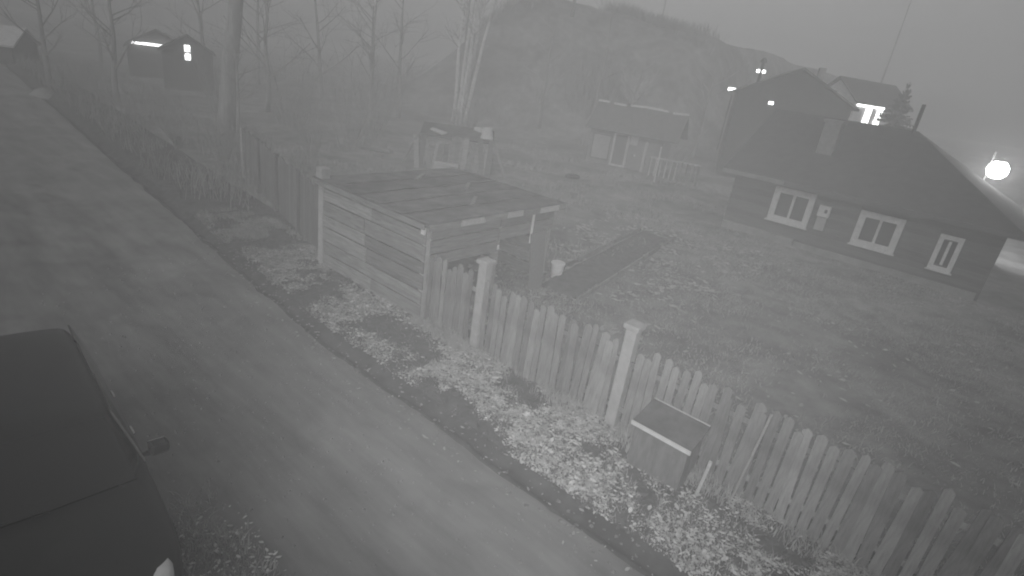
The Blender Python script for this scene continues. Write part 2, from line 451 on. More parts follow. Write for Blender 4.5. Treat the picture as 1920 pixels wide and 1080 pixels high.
MB().box(L(sx0 - .02, sy0 - .05, 2.42), (.24, .24, .26)).build('post_cap', POSTM, sh, bevel=.02)
o = MB().box((0, 0, .8), (.5, .03, 1.6)).build('leaning_board', PLANKY); o.location = (-7.75, 11.0, height(-7.75, 11)); o.rotation_euler = (0, -.13, 1.45)
tag(o, 'wide board leaning upright against the open side of the board shed', 'board')
MB().tube([L(-7.98, 10.78, 2.18), L(-7.98, 10.78, 1.35)], .03, 8).build('downpipe', WHITE, sh)
MB().box(L(-8.01, 9.6, 1.42), (.03, .07, .1)).build('reflector', WHITE, sh)

# white bucket
bk = thing('bucket', 'white plastic bucket standing on the ground beyond the board shed', 'bucket', (-8.0, 12.25, height(-8.0, 12.25)))
MB().lathe([(.14, 0), (.15, .02), (.185, .40), (.2, .405), (.2, .43), (.178, .43), (.172, .40), (.135, .03)], 24).build('pail', WHITE, bk, smooth=False)
MB().lathe([(.196, .432), (.2, .445), (.19, .46), (.02, .462)], 24).build('lid', WHITE, bk)
MB().tube([(-.19, 0, .38), (-.2, -.08, .26), (-.13, -.17, .17), (0, -.2, .14), (.13, -.17, .17), (.2, -.08, .26), (.19, 0, .38)], .005, 5).build('handle', METAL, bk)

# ------------------------------------------------------------------ storage box before the fence
bx = thing('storage_box', 'grey box with sloped dark lid and pale front lip against the picket fence', 'box', (-2.2, 7.1, height(-2.2, 7.1)))
def prism(pr, x0, x1):
    mb = MB(); k = len(pr)
    mb.v = [(x0, a, b) for a, b in pr] + [(x1, a, b) for a, b in pr]
    mb.f = [tuple(range(k))[::-1], tuple(range(k, 2 * k))] + [(i, (i + 1) % k, (i + 1) % k + k, i + k) for i in range(k)]
    return mb
prism([(-.28, 0), (.26, 0), (.26, .86), (-.28, .74)], -.42, .42).build('body', BOXM, bx, bevel=.006)
lid = prism([(-.33, .735), (.29, .872), (.29, .90), (-.33, .765)], -.46, .46).build('lid', FELT, bx)
MB().box((0, -.342, .742), (.93, .022, .062)).build('lip', TRIM, lid)
MB().tube([(-.45, .28, .905), (.45, .28, .905)], .012, 6).build('hinge_rod', METAL, lid)
for x in (-.36, .36): MB().box((x, .305, .45), (.05, .03, .9)).build('batten', PLANKY, bx)
o = MB().box((0, 0, .3), (.045, .045, .7)).build('stake', PALEW); o.location = (-1.55, 6.98, height(-1.55, 6.98)); o.rotation_euler = (.08, .06, .3)
tag(o, 'short pale wooden stake in the verge beside the storage box', 'stake')
mb = MB()
for i in range(7):
    for j in range(7):
        mb.v.append(((i - 3) * .022 + rnd.uniform(-.008, .008), (j - 3) * .02 + rnd.uniform(-.008, .008), .015 + .035 * abs(rnd.gauss(0, .7)) + .03 * (i in (2, 3, 4)) * (j in (2, 3, 4))))
for i in range(6):
    for j in range(6):
        a = i * 7 + j; mb.f.append((a, a + 7, a + 8, a + 1))
o = mb.build('litter_scrap', WHITE); o.location = (-4.35, 6.55, height(-4.35, 6.55))
sf = o.modifiers.new('thick', 'SOLIDIFY'); sf.thickness = .003
tag(o, 'crumpled white scrap of litter lying among the verge leaves', 'litter')

# ------------------------------------------------------------------ dark board fence up the lane
df = thing('board_fence', 'tall dark solid board fence running up the lane from the board shed', 'fence', (-12.0, 7.5, 0))
a0 = Vector((-12.0, 7.62)); a1 = Vector((-20.6, 9.7)); dd = (a1 - a0); Lf = dd.length; dn = dd.normalized(); ang = math.atan2(dn.y, dn.x)
me = MB().box((0, 0, .88), (.153, .022, 1.76)).mesh('board'); me.materials.append(DARKW)
k = int(Lf / .155)
for i in range(k):
    p = a0 + dn * (.08 + i * .155); z = height(p.x, p.y)
    share('board', me, df, (p.x + 12, p.y - 7.5, z + rnd.uniform(-.04, .03)), (0, rnd.gauss(0, .008), ang + rnd.uniform(-.03, .03)), (1, 1, rnd.uniform(.97, 1.03)))
for i in range(5):
    p = a0 + dn * (Lf * i / 4); z = height(p.x, p.y)
    MB().box((p.x + 12 - dn.y * -.07, p.y - 7.5 - .09, z + .85), (.12, .1, 1.9)).build('post', POSTM if i == 4 else DARKW, df)
for zr in (.45, 1.55):
    q0 = a0 + Vector((-dn.y, dn.x)) * -.05; q1 = a1 + Vector((-dn.y, dn.x)) * -.05
    MB().beam((q0.x + 12, q0.y - 7.5 + .1, zr), (q1.x + 12, q1.y - 7.5 + .1, zr + height(a1.x, a1.y)), .04, .09).build('rail', DARKW, df)

# ------------------------------------------------------------------ parked car
car = thing('parked_car', 'dark estate car parked on the near side of the lane facing the camera', 'car', (-6.65, .72, 0), -.075)
def loft(stations, mirror_closed=True):
    # stations: (x, [(y, z), ...]) half sections from sill to centre top, mirrored
    mb = MB(); n = None
    for x, pr in stations:
        full = [(x, -y, z) for y, z in pr] + [(x, y, z) for y, z in reversed(pr)]
        n = len(full); mb.v += full
    for i in range(len(stations) - 1):
        for j in range(n - 1):
            a = i * n + j; mb.f.append((a, a + 1, a + n + 1, a + n))
    mb.f.append(tuple(range(n))[::-1]); e = (len(stations) - 1) * n; mb.f.append(tuple(range(e, e + n)))
    return mb
def sec(w, zb, zs, zt, cr=.05):
    return [(w * .93, zb), (w, zb + .12), (w * 1.0, zs - .1), (w * .965, zs), (w * .7, zt - cr * .4), (w * .3, zt), (0.001, zt + .005)]
body = loft([(-2.42, sec(.70, .38, .70, .72)), (-2.36, sec(.80, .26, .86, .92)), (-2.1, sec(.86, .22, .90, .97)), (-1.2, sec(.885, .22, .92, .98)), (0, sec(.89, .22, .92, .98)),
             (.75, sec(.885, .22, .92, .98)), (1.25, sec(.875, .22, .88, .97)), (1.8, sec(.86, .22, .82, .90)), (2.15, sec(.80, .24, .74, .80)), (2.33, sec(.70, .28, .64, .68)), (2.38, sec(.62, .34, .52, .54))])
bo = body.build('body', CARP, car, smooth=True)
sb = bo.modifiers.new('sub', 'SUBSURF'); sb.levels = 1; sb.render_levels = 2
def rsec(w0, z0, w1, z1): return [(w0, z0), (w0 * .99 + .0, z0 + .03), ((w0 + w1) / 2 + .02, (z0 + z1) / 2), (w1 + .02, z1 - .05), (w1 * .9, z1 - .005), (w1 * .4, z1 + .02), (.001, z1 + .025)]
cab = loft([(-2.32, rsec(.76, .90, .70, .96)), (-2.05, rsec(.80, .90, .64, 1.40)), (-1.8, rsec(.82, .90, .64, 1.47)), (-.6, rsec(.84, .90, .66, 1.50)), (.25, rsec(.84, .90, .64, 1.46)), (.42, rsec(.84, .90, .63, 1.41)), (1.12, rsec(.80, .90, .72, .965))])
co = cab.build('cabin', CARP, car, smooth=True)
sb = co.modifiers.new('sub', 'SUBSURF'); sb.levels = 1; sb.render_levels = 2
def pane(pts, name, m, parent, out):
    mb = MB(); k = len(pts); o = Vector(out)
    mb.v = [tuple(Vector(p) + o) for p in pts] + [tuple(Vector(p) - o * .6) for p in pts]
    mb.f = [tuple(range(k)), tuple(range(k, 2 * k))[::-1]] + [(i, i + k, (i + 1) % k + k, (i + 1) % k) for i in range(k)]
    return mb.build(name, m, parent)
pane([(.46, -.60, 1.405), (.46, 0, 1.432), (.46, .60, 1.405), (1.10, .70, .995), (1.14, 0, 1.01), (1.10, -.70, .995)], 'windscreen', CARG, car, (.014, 0, .022))
for s in (-1, 1):
    for xa, xb, xc, xd in ((.32, -.52, -.55, .84), (-.62, -1.42, -1.45, -.64), (-1.52, -1.98, -2.1, -1.54)):
        pts = [(xa, s * .675, 1.385), (xb, s * .69, 1.40), (xc, s * .842, .985), (xd, s * .835, .985)]
        pane(pts if s < 0 else pts[::-1], 'side_window', CARG, car, (0, s * .012, .006))
    mi = MB().box((0, 0, 0), (.13, .2, .145)).build('mirror', CARB, car, bevel=.04, loc=(.72, s * 1.0, 1.02)); 
    MB().box((-.075, 0, 0), (.012, .17, .115)).build('mirror_glass', CHROME, mi)
    MB().beam((0, -s * .16, -.05), (0, -s * .07, -.03), .05, .03).build('mirror_arm', CARB, mi)
    # wrap-around headlamp
    hl = loft([(0, [(.02, -.06), (.05, -.03), (.05, .03), (.02, .07), (.001, .07)]), (.3, [(.05, -.09), (.09, -.04), (.09, .03), (.05, .06), (.001, .06)]), (.42, [(.03, -.08), (.06, -.04), (.06, .0), (.03, .02), (.001, .02)])])
    ho = hl.build('headlight', LENS, car, smooth=True, loc=(1.92, s * .70, .70)); ho.rotation_euler = (0, 0, s * -.32)
    for xx in (-.05, -.95): MB().box((xx, s * .905, .80), (.16, .03, .028)).build('door_handle', CHROME, car, bevel=.008)
    MB().beam((.95 - s * .15, s * .3 - .25, 1.04), (1.12, s * .3 + .28, .985), .018, .014).build('wiper', CARB, car)
    for xx in (1.42, -1.45):
        w = MB().lathe([(.18, -.1), (.27, -.11), (.315, -.09), (.325, -.04), (.325, .04), (.315, .09), (.27, .11), (.18, .1)], 28).build('wheel', CARB, car, smooth=True, loc=(xx, s * .78, .325))
        w.rotation_euler = (math.pi / 2, 0, 0)
        MB().lathe([(.05, -.085), (.2, -.075), (.21, -.1), (.21, .1), (.2, .075), (.05, .085)], 20).build('rim', METAL, w)
MB().box((2.37, 0, .62), (.06, .8, .12)).build('grille', CARB, car, bevel=.02)
MB().box((2.36, 0, .40), (.12, 1.3, .16)).build('bumper', CARB, car, bevel=.04)

# ------------------------------------------------------------------ house across the yard
HX0, HX1, HY0, HY1, EV = -7.9, 1.2, 24.3, 33.0, 2.6
hs = thing('long_house', 'long low dark house with three white-trimmed windows facing the yard', 'house', (HX0, HY0, 0))
def H(x, y, z): return (x - HX0, y - HY0, z)
wins = [(-6.2, -4.66, .94, 2.3), (-3.05, -1.6, .86, 2.16), (-.5, .2, .74, 2.0)]
mb = MB(); T = .3
cuts = [HX0]
for a, b, c, e in wins: cuts += [a + (.2 if b - a > 1 else .13), b - (.2 if b - a > 1 else .13)]
cuts.append(HX1)
for i in range(0, len(cuts), 2):
    mb.box(H((cuts[i] + cuts[i + 1]) / 2, HY0 + T / 2, 1.3), (cuts[i + 1] - cuts[i], T, 2.7))
for a, b, c, e in wins:
    mb.box(H((a + b) / 2, HY0 + T / 2, (c + .2 - .05) / 2), (b - a - (.4 if b - a > 1 else .26), T, c + .25))
    mb.box(H((a + b) / 2, HY0 + T / 2, (e - .2 + 2.65) / 2), (b - a - (.4 if b - a > 1 else .26), T, 2.65 - e + .2))
mb.box(H((HX0 + HX1) / 2, HY1, 1.3), (HX1 - HX0, T, 2.7))
mb.box(H(HX0 + T / 2, (HY0 + HY1) / 2 + .15, 1.3), (T, HY1 - HY0 - T - .02, 2.7)); mb.box(H(HX1 - T / 2, (HY0 + HY1) / 2 + .15, 1.3), (T, HY1 - HY0 - T - .02, 2.7))
mb.box(H((HX0 + HX1) / 2, HY0 + 2.2, 1.3), (HX1 - HX0 - .7, .1, 2.5))
mb.build('wall', SIDING, hs)
for a, b, c, e in wins:
    tw = .22 if b - a > 1 else .15
    w = MB().box(H((a + b) / 2, HY0 - .02, c + tw / 2), (b - a, .07, tw)).box(H((a + b) / 2, HY0 - .02, e - tw / 2), (b - a, .07, tw)) \
        .box(H(a + tw / 2, HY0 - .02, (c + e) / 2), (tw, .07, e - c - 2 * tw)).box(H(b - tw / 2, HY0 - .02, (c + e) / 2), (tw, .07, e - c - 2 * tw)).build('window', WTRIM, hs)
    MB().box(H((a + b) / 2, HY0 + .05, (c + e) / 2), (.09, .06, e - c - 2 * tw + .03)).build('mullion', WTRIM, w)
    MB().box(H((a + b) / 2, HY0 - .07, c - .015), (b - a + .1, .16, .035)).build('sill', WTRIM, w)
    for q0, q1 in ((a + tw - .015, (a + b) / 2 - .045), ((a + b) / 2 + .045, b - tw + .015)):
        MB().box(H((q0 + q1) / 2, HY0 + .10, (c + e) / 2), (q1 - q0, .012, e - c - 2 * tw + .03)).build('pane', PANE, w)
z = .42
while z < 2.42:
    segs = [(HX0 + .02, HX1 - .02)]
    for a, b, c, e in wins:
        if z + .19 > c - .05 and z < e + .02:
            segs = [q for s0, s1 in segs for q in ((s0, min(s1, a - .06)), (max(s0, b + .06), s1)) if q[1] - q[0] > .05]
    for s0, s1 in segs:
        if s1 - s0 > .1: MB().box(H((s0 + s1) / 2, HY0 - .014 + rnd.uniform(-.004, .004), z + .095), (s1 - s0, .03, .178), m=Matrix.Rotation(.07, 3, 'X')).build('board', SIDING, hs)
    z += .192
pl = MB().box(H(-6.4, HY0 - .1, .17), (2.9, .18, .5)).box(H(-1.9, HY0 - .06, .13), (6.0, .1, .42)).build('plinth', PLINTH, hs)
RZ, RY = 4.95, (HY0 + HY1) / 2
ex0, ex1, ey0, ey1 = HX0 - .45, HX1 + .45, HY0 - .45, HY1 + .45
rz0 = EV - .15
def roofmesh(t):
    v = [H(ex0, ey0, rz0 + t), H(ex1, ey0, rz0 + t), H(ex1, ey1, rz0 + t), H(ex0, ey1, rz0 + t), H(ex0, RY, RZ + t), H(-2.7, RY, RZ + t)]
    return v
mb = MB(); mb.v = roofmesh(.12) + roofmesh(0)
mb.f = [(0, 1, 5, 4), (1, 2, 5), (2, 3, 4, 5), (0, 4, 3), (6, 10, 11, 7), (7, 11, 8), (8, 11, 10, 9), (6, 9, 10), (0, 6, 7, 1), (1, 7, 8, 2), (2, 8, 9, 3), (3, 9, 6, 0)]
hr = mb.build('roof', HROOF, hs)
for k in range(4):
    x0 = ex0 + k * 2.5
    MB().box(H(x0 + 1.25, ey0 - .018, rz0 + .05), (2.46, .03, .16)).build('fascia_board', PLINTH if k == 0 else SIDING, hr)
ch = MB().box(H(-5.3, 26.3, 3.95), (.6, .6, 2.0)).build('chimney', BRICK, hr); MB().box(H(-5.3, 26.3, 4.98), (.74, .74, .12)).build('chimney_cap', BRICK, ch)
MB().tube([H(-2.85, RY - .1, 4.6), H(-2.85, RY - .1, 6.1)], .07, 8).build('flue_pipe', DMETAL, hr)
mbx = MB().box(H(-4.22, HY0 - .1, 1.78), (.40, .2, .42)).build('meter_box', TRIM, hs); MB().box(H(-4.14, HY0 - .206, 1.8), (.1, .012, .14)).build('dial', PANE, mbx)
MB().box(H(-4.22, HY0 - .06, 1.28), (.34, .12, .5)).build('junction_box', GREYBOX, hs)

# ------------------------------------------------------------------ lamp beyond the house
lx, ly, lz = .28, 35.5, 3.85
lp = thing('yard_lamp', 'blazing white lamp on a post beyond the right end of the long house', 'lamp', (lx, ly, height(lx, ly) - .05))
z0 = height(lx, ly) - .05
MB().tube([(-.35, .25, 0), (-.35, .25, lz - z0 + .75)], [.06, .04], 10).build('post', DMETAL, lp)
MB().beam((-.35, .25, lz - z0 + .3), (0, -.1, lz - z0 + .3), .05, .05).build('arm', DMETAL, lp)
hb = MB().lathe([(.04, .62), (.12, .58), (.2, .5), (.21, .47)], 20, (0, -.1, lz - z0 - .1)).build('hood', DMETAL, lp)
bulb = MB().lathe([(.02, -.39)] + [(.42 * math.cos(t), .42 * math.sin(t)) for t in (-1.1, -.75, -.4, 0, .4, .75, 1.1)], 20, (0, -.1, lz - z0)).build('bulb', glow('lamp_glow', 45), lp, smooth=True)
pbx = MB().box((-.05, .05, 1.75), (.55, .3, .95)).build('control_cabinet', TRIM, lp); MB().box((.0, -.106, 1.6), (.1, .01, .14)).build('cabinet_lock', DMETAL, pbx)
pt = bpy.data.lights.new('lamp_light', 'POINT'); pt.energy = 700; pt.shadow_soft_size = .4
pto = bpy.data.objects.new('lamp_light', pt); COL.objects.link(pto); pto.location = (lx, ly - .75, lz)
mb = MB()
o = prism([(0, 0), (.03, 0), (-.35, 1.3), (-.38, 1.3)], -.3, .3).build('tilted_sheet', TRIM); o.location = (.55, 34.4, height(.55, 34.4)); o.rotation_euler = (0, .15, .2)
tag(o, 'pale sheet propped up under the blazing lamp', 'sheet')

# ------------------------------------------------------------------ houses farther off
def small_house(name, label, loc, rz, w, l, ev, rg, wallm, roofm, over=.35):
    r = thing(name, label, 'house', loc, rz)
    pr = [(-w / 2, -1.0), (w / 2, -1.0), (w / 2, ev), (0, rg), (-w / 2, ev)]
    mb = MB(); mb.v = [(a, 0, b) for a, b in pr] + [(a, l, b) for a, b in pr]
    mb.f = [(0, 1, 2, 3, 4), (9, 8, 7, 6, 5)] + [(i, i + 5, (i + 1) % 5 + 5, (i + 1) % 5) for i in range(5)]
    mb.build('wall', wallm, r)
    sl = (rg - ev) / (w / 2)
    ro = None
    for s in (-1, 1):
        e = (s * (w / 2 + over), ev - sl * over + .04); t = (0, rg + .04)
        mb = MB(); q = [e, t, (t[0], t[1] + .14), (e[0], e[1] + .14)]
        mb.v = [(a, -over, b) for a, b in q] + [(a, l + over, b) for a, b in q]
        mb.f = [(0, 1, 2, 3), (7, 6, 5, 4)] + [(i, i + 4, (i + 1) % 4 + 4, (i + 1) % 4) for i in range(4)]
        ro = mb.build('roof_slope', roofm, r)
    return r, ro
def lit_window(parent, c, w, h, m, rz=0, mull=2):
    wo = MB().box(c, (w + .16, .08, .09)).build('lit_window', TRIM, parent)
    wo.data.transform(Matrix.Translation((0, -.03, h / 2 + .045)))
    p = MB().box((c[0], c[1] - .03, c[2]), (w, .03, h)).build('lit_pane', m, wo)
    for i in range(1, mull): MB().box((c[0] - w / 2 + w * i / mull, c[1] - .06, c[2]), (.07, .04, h)).build('mullion', TRIM, wo)
    return wo
G1 = glow('window_glow', 5.0); G2 = glow('strip_glow', 5.0); G3 = glow('far_lamp_glow', 9.0)
FACE = math.atan2(-.23, .97)       # far houses face the camera: rotation of their +X axis
def facing(x, y): return math.atan2(y, x) - math.pi / 2
zg = height(-11.0, 40.8)
r, ro = small_house('dark_gable_house', 'dark gabled house in silhouette behind the long house', (-10.9, 40.4, zg), facing(-10.9, 40.4) + .12, 6.8, 7, 5.6 - zg, 7.35 - zg, DARKH, DARKH)
MB().tube([(-2.3, 2.0, 5.6), (-2.3, 2.0, 7.35)], .09, 8).build('flue_pipe', DMETAL, ro); MB().lathe([(.22, 0), (.22, .1), (.05, .32)], 10, (-2.3, 2, 7.35)).build('flue_cap', DMETAL, ro)
MB().box((1.35, 2.0, 6.7), (.4, .4, 1.6)).build('chimney', BRICK, ro)
MB().box((-1.3, -.05, 4.95), (.3, .06, .18)).build('lit_vent', G1, r)
zg = height(-10.9, 54)
r, ro = small_house('pale_gable_house', 'pale house with two brightly lit porch windows behind the dark roofs', (-11.3, 53.3, zg), facing(-11.3, 53.3) - .7, 3.8, 6.0, 6.25 - zg, 7.7 - zg, PLASTER, HROOF)
ev = 6.25 - zg
MB().box((-.25, -.05, ev + .25), (.4, .06, .55)).build('attic_window', PANE, r)
for y0, w in ((.2, 1.9), (2.35, 1.0)):
    MB().box((1.96, y0 + w / 2, ev - .3), (.12, w, .17)).build('glowing_lintel', G2, r)  # lintel glows by itself, in place of porch light falling on it
    yy = y0 + w * (.76 if w > 1.5 else .55)
    p = MB().box((1.96, yy, ev - 1.2), (.1, .55, 1.5)).build('lit_window', G1, r); MB().box((2.02, yy, ev - 1.2), (.04, .07, 1.5)).build('mullion', TRIM, p)
    for j in range(3): MB().box((1.96, y0 + .15 + j * .26, ev - .85 - .1 * j), (.05, .09, .75)).build('baluster', TRIM, r)
# lamps glimpsed between the roofs
for x, y, zt, lab in ((-15.6, 47.0, 7.3, 'small bright lamp on a pole at the left eave of the dark gabled house'), (-17.3, 46.8, 5.75, 'small bright lamp on a short pole on the slope left of the dark gabled house')):
    z0 = height(x, y); r = thing('pole_lamp', lab, 'lamp', (x, y, z0 - .05), 0, 'small lamps on the slope')
    MB().tube([(0, 0, 0), (0, 0, zt - z0)], .06, 6).build('pole', DMETAL, r)
    MB().box((0, -.15, zt - z0), (.6, .35, .22)).build('lamp_head', G3, r, bevel=.05)
# masts
for x, y, h, lab in ((-10.2, 63.5, 17.5, 'thin tall antenna mast rising behind the pale lit house'), (-29.6, 56.0, 16, 'thin mast on the hillside crest near the top of the picture')):
    z0 = height(x, y); r = thing('antenna_mast', lab, 'mast', (x, y, z0 - .1))
    MB().tube([(0, 0, 0), (0, 0, h * .55)], .07, 6).build('lower_tube', METAL, r); MB().tube([(0, 0, h * .55), (0, 0, h - z0)], .04, 6).build('upper_tube', METAL, r)
    for k in range(3): MB().tube([(-.5 + .1 * k, 0, h - z0 - .6 - .7 * k), (.5 - .1 * k, 0, h - z0 - .6 - .7 * k)], .015, 4).build('element', METAL, r)
# upper left: far buildings with lights
zg = height(-55, 19)
r, ro = small_house('lit_garage', 'low far building with a bright strip light under its eave', (-53.5, 18.5, zg), facing(-53.5, 18.5), 4.2, 6, 2.2, 3.4, SIDING, HROOF, .2)
MB().box((-.25, -.3, 2.55), (3.0, .12, .17)).build('strip_light', G2, r); MB().box((1.5, -.32, 2.5), (.6, .14, .36)).build('lamp_box', G2, r)
MB().box((1.3, -.03, 1.1), (1.1, .06, 2.0)).build('door', PLASTER, r)
zg = height(-50, 20)
r, ro = small_house('lit_hut', 'small dark hut with one bright narrow window up the lane', (-46.2, 17.9, zg), facing(-46.2, 17.9), 3.2, 4, 2.6, 3.6, SIDING, HROOF, .25)
for z in (2.35, 2.9): MB().box((.0, -.05, z), (.36, .05, .44)).build('lit_pane', G1, r)
MB().box((0, -.07, 2.62), (.5, .05, .08)).build('transom', TRIM, r)
zg = height(-60, 11)
r, ro = small_house('pale_roof_house', 'far house with a pale roof at the left edge of the picture', (-59.5, 11.2, zg), facing(-59.5, 11.2) + 1.2, 4.5, 5.0, 1.2, 2.3, SIDING, PLASTER, .3)
o = MB().lathe([(.9, 0), (.85, .2), (.6, .42), (.2, .55), (.02, .58)], 12).build('covered_heap', TARP, smooth=True); o.location = (-41.5, 8.3, height(-41.5, 8.3) - .05); o.scale = (1, .7, 1)
for vv in o.data.vertices: vv.co.x += .12 * N(vv.co.x * 3, vv.co.z * 3, 1.3); vv.co.y += .15 * N(vv.co.y * 3, vv.co.z * 3, 1.7, 4)
tag(o, 'pale tarpaulin heap by the far end of the lane', 'tarpaulin')

# ------------------------------------------------------------------ outbuilding with framed door, in the middle distance
ob = thing('outbuilding', 'old outbuilding with pale framed door in the middle distance', 'shed', (-17.6, 32.0, height(-17.6, 32)), .28)
ow, ol, oh = 4.6, 3.2, 2.35
mb = MB(); pr = [(0, -.2), (ol, -.2), (ol, oh), (ol * .5, oh + 1.15), (0, oh)]
mb.v = [(-ow / 2, a, b) for a, b in pr] + [(ow / 2, a, b) for a, b in pr]
mb.f = [(0, 1, 2, 3, 4), (9, 8, 7, 6, 5)] + [(i, i + 5, (i + 1) % 5 + 5, (i + 1) % 5) for i in range(5)]
mb.build('wall', PLANK, ob)
for a, b in ((0, 0), (ol, 0)):
    s = -1 if a == 0 else 1
    q = [(a + s * .35, oh - .3), (ol * .5, oh + 1.18), (ol * .5, oh + 1.28), (a + s * .35, oh - .2)]
    mb = MB(); mb.v = [(-ow / 2 - .3, c, e) for c, e in q] + [(ow / 2 + .9, c, e) for c, e in q]
    mb.f = [(0, 1, 2, 3), (7, 6, 5, 4)] + [(i, i + 4, (i + 1) % 4 + 4, (i + 1) % 4) for i in range(4)]
    orf = mb.build('roof_slope', OROOF, ob)
x = -ow / 2 - .3
while x < ow / 2 + .8:
    e = x + rnd.uniform(.6, 1.1)
    MB().beam((x, ol * .5 - .06, oh + 1.36 + rnd.uniform(-.07, .07)), (min(e, ow / 2 + .9), ol * .5 - .06, oh + 1.34 + rnd.uniform(-.09, .07)), (.14), .13).build('ridge_board', TRIM, orf)
    x = e + rnd.choice((.02, .02, .3))
def frame(x0, x1, z0, z1, t, m, name, fill, fm, parent, yy=-.03):
    f = MB().box((x0 + t / 2, yy, (z0 + z1) / 2), (t, .06, z1 - z0)).box((x1 - t / 2, yy, (z0 + z1) / 2), (t, .06, z1 - z0)).box(((x0 + x1) / 2, yy, z1 - t / 2), (x1 - x0 - 2 * t, .06, t)).box(((x0 + x1) / 2, yy, z0 + t / 2), (x1 - x0 - 2 * t, .06, t)).build(name, m, parent)
    MB().box(((x0 + x1) / 2, yy + .01, (z0 + z1) / 2), (x1 - x0 - 2 * t, .05, z1 - z0 - 2 * t)).build(fill, fm, f)
frame(-.75, .25, .03, 2.1, .13, PALEW, 'door_frame', 'door', DARKW, ob)
frame(-2.1, -.85, .25, 1.85, .09, PLANK, 'window_frame', 'window_board', GREYBOX, ob)
MB().box((.55, -.03, 1.75), (.45, .05, .5)).build('wall_patch', PALEW, ob)
MB().box((.75, -.05, .9), (.1, .04, .12)).build('latch_plate', TRIM, ob)
MB().box((1.35, -.06, .9), (.14, .1, 1.9)).build('corner_board', PALEW, ob)
pr = thing('porch_railing', 'short pale railing beside the outbuilding door', 'railing', (-14.9, 31.4, height(-14.9, 31.4)), .38)
MB().box((1.0, 0, 1.25), (2.9, .06, .1)).build('top_rail', PALEW, pr); MB().box((1.0, 0, .3), (2.9, .05, .08)).build('bottom_rail', PLANK, pr)
for k in range(10): MB().box((-.35 + k * .3, -.04, .72), (.08, .03, 1.1)).build('picket', PALEW if k < 6 else PLANK, pr)
for x in (-.42, 1.0, 2.42): MB().box((x, .07, .65), (.1, .08, 1.35)).build('post', PLANK, pr)
o = MB().tube([(-14.35, 30.4, height(-14.35, 30.4) - .1), (-14.4, 30.45, 2.1)], .05, 6).build('pale_stake', TRIM)
tag(o, 'upright whitish stake standing in front of the porch railing', 'stake')

# ------------------------------------------------------------------ ramshackle wood store and clutter
jx, jy = -19.4, 19.2; jz = height(jx, jy)
ws = thing('wood_store', 'ramshackle wood store of propped planks on the rough plot', 'shed', (jx, jy, jz), .75)
for x in (-1.7, 1.7):
    for y in (0, 1.6): MB().box((x, y, .7 + .12 * y), (.12, .12, 1.4 + .24 * y)).build('post', PLANK, ws)
MB().box((0, .85, 1.72), (3.5, 1.9, .06), m=Matrix.Rotation(.2, 3, 'X')).build('roof', FELT, ws)
for k in range(15):
    x = -1.7 + k * .24; h = rnd.uniform(1.0, 1.75)
    MB().beam((x + rnd.uniform(-.15, .15), -.35, 0), (x + rnd.uniform(-.25, .25), -.08, h), .24, .03, up=(0, 1, 0)).build('propped_plank', PLANK, ws)
for s in (-1, 1): MB().beam((s * 2.5, -.2, 0), (s * 1.8, -.1, 1.5), .12, .05, up=(0, 1, 0)).build('brace', PLANK, ws)
def pl(x, y, z): 
    q = Matrix.Rotation(.75, 3, 'Z') @ Vector((x, y, z)); return (jx + q.x, jy + q.y, jz + q.z)
o = MB().box((0, 0, 0), (1.3, .32, .06)).build('pale_plank', PALEW); o.location = pl(-1.0, .5, 1.72); o.rotation_euler = (.22, .02, -.15); tag(o, 'pale plank lying on the roof of the wood store', 'plank')
tb = thing('tub', 'upturned white tub on the right end of the wood store roof', 'tub', pl(1.4, .5, 1.68))
MB().lathe([(.27, 0), (.3, .02), (.22, .48), (.2, .5)], 20).build('shell', TRIM, tb); MB().lathe([(.3, -.02), (.32, .02), (.3, .05)], 20).build('rim', TRIM, tb)
o = MB().box((0, 0, .1), (.5, .3, .2)).build('white_box', TRIM, bevel=.02); o.location = pl(1.0, 1.4, 1.83); tag(o, 'small white box on the back of the wood store roof', 'box')
ct = thing('crate', 'pale flat crate in front of the wood store', 'crate', pl(-.35, -.85, -.02), .7)
for k in range(3): MB().box((0, -.2, .1 + k * .17), (1.1, .025, .15)).build('slat', PALEW, ct); MB().box((0, .2, .1 + k * .17), (1.1, .025, .15)).build('slat', PALEW, ct)
for s in (-1, 1): MB().box((s * .54, 0, .27), (.03, .37, .5)).build('end_panel', PALEW, ct)
MB().box((0, 0, .51), (1.06, .36, .02)).build('lid', PALEW, ct)
lg = MB().tube([(-.9, 0, .14), (0, .05, .16), (.9, 0, .15)], [.13, .15, .12], 9).build('log', PLINTH); lg.location = (-24.4, 18.3, height(-24.4, 18.3)); lg.rotation_euler = (0, 0, .5); tag(lg, 'pale felled log on the rough plot left of the wood store', 'log')
ty = MB()
for i in range(18):
    for j in range(8):
        a, b = i / 18 * 6.283, j / 8 * 6.283; r_ = .3 + .1 * math.cos(b); ty.v.append((r_ * math.cos(a), r_ * math.sin(a), .11 + .1 * math.sin(b)))
for i in range(18):
    for j in range(8): ty.f.append((i * 8 + j, ((i + 1) % 18) * 8 + j, ((i + 1) % 18) * 8 + (j + 1) % 8, i * 8 + (j + 1) % 8))
o = ty.build('tyre', CARB, smooth=True); o.location = (-16.6, 25.3, height(-16.6, 25.3)); tag(o, 'old dark tyre lying on the rough plot before the outbuilding', 'tyre')

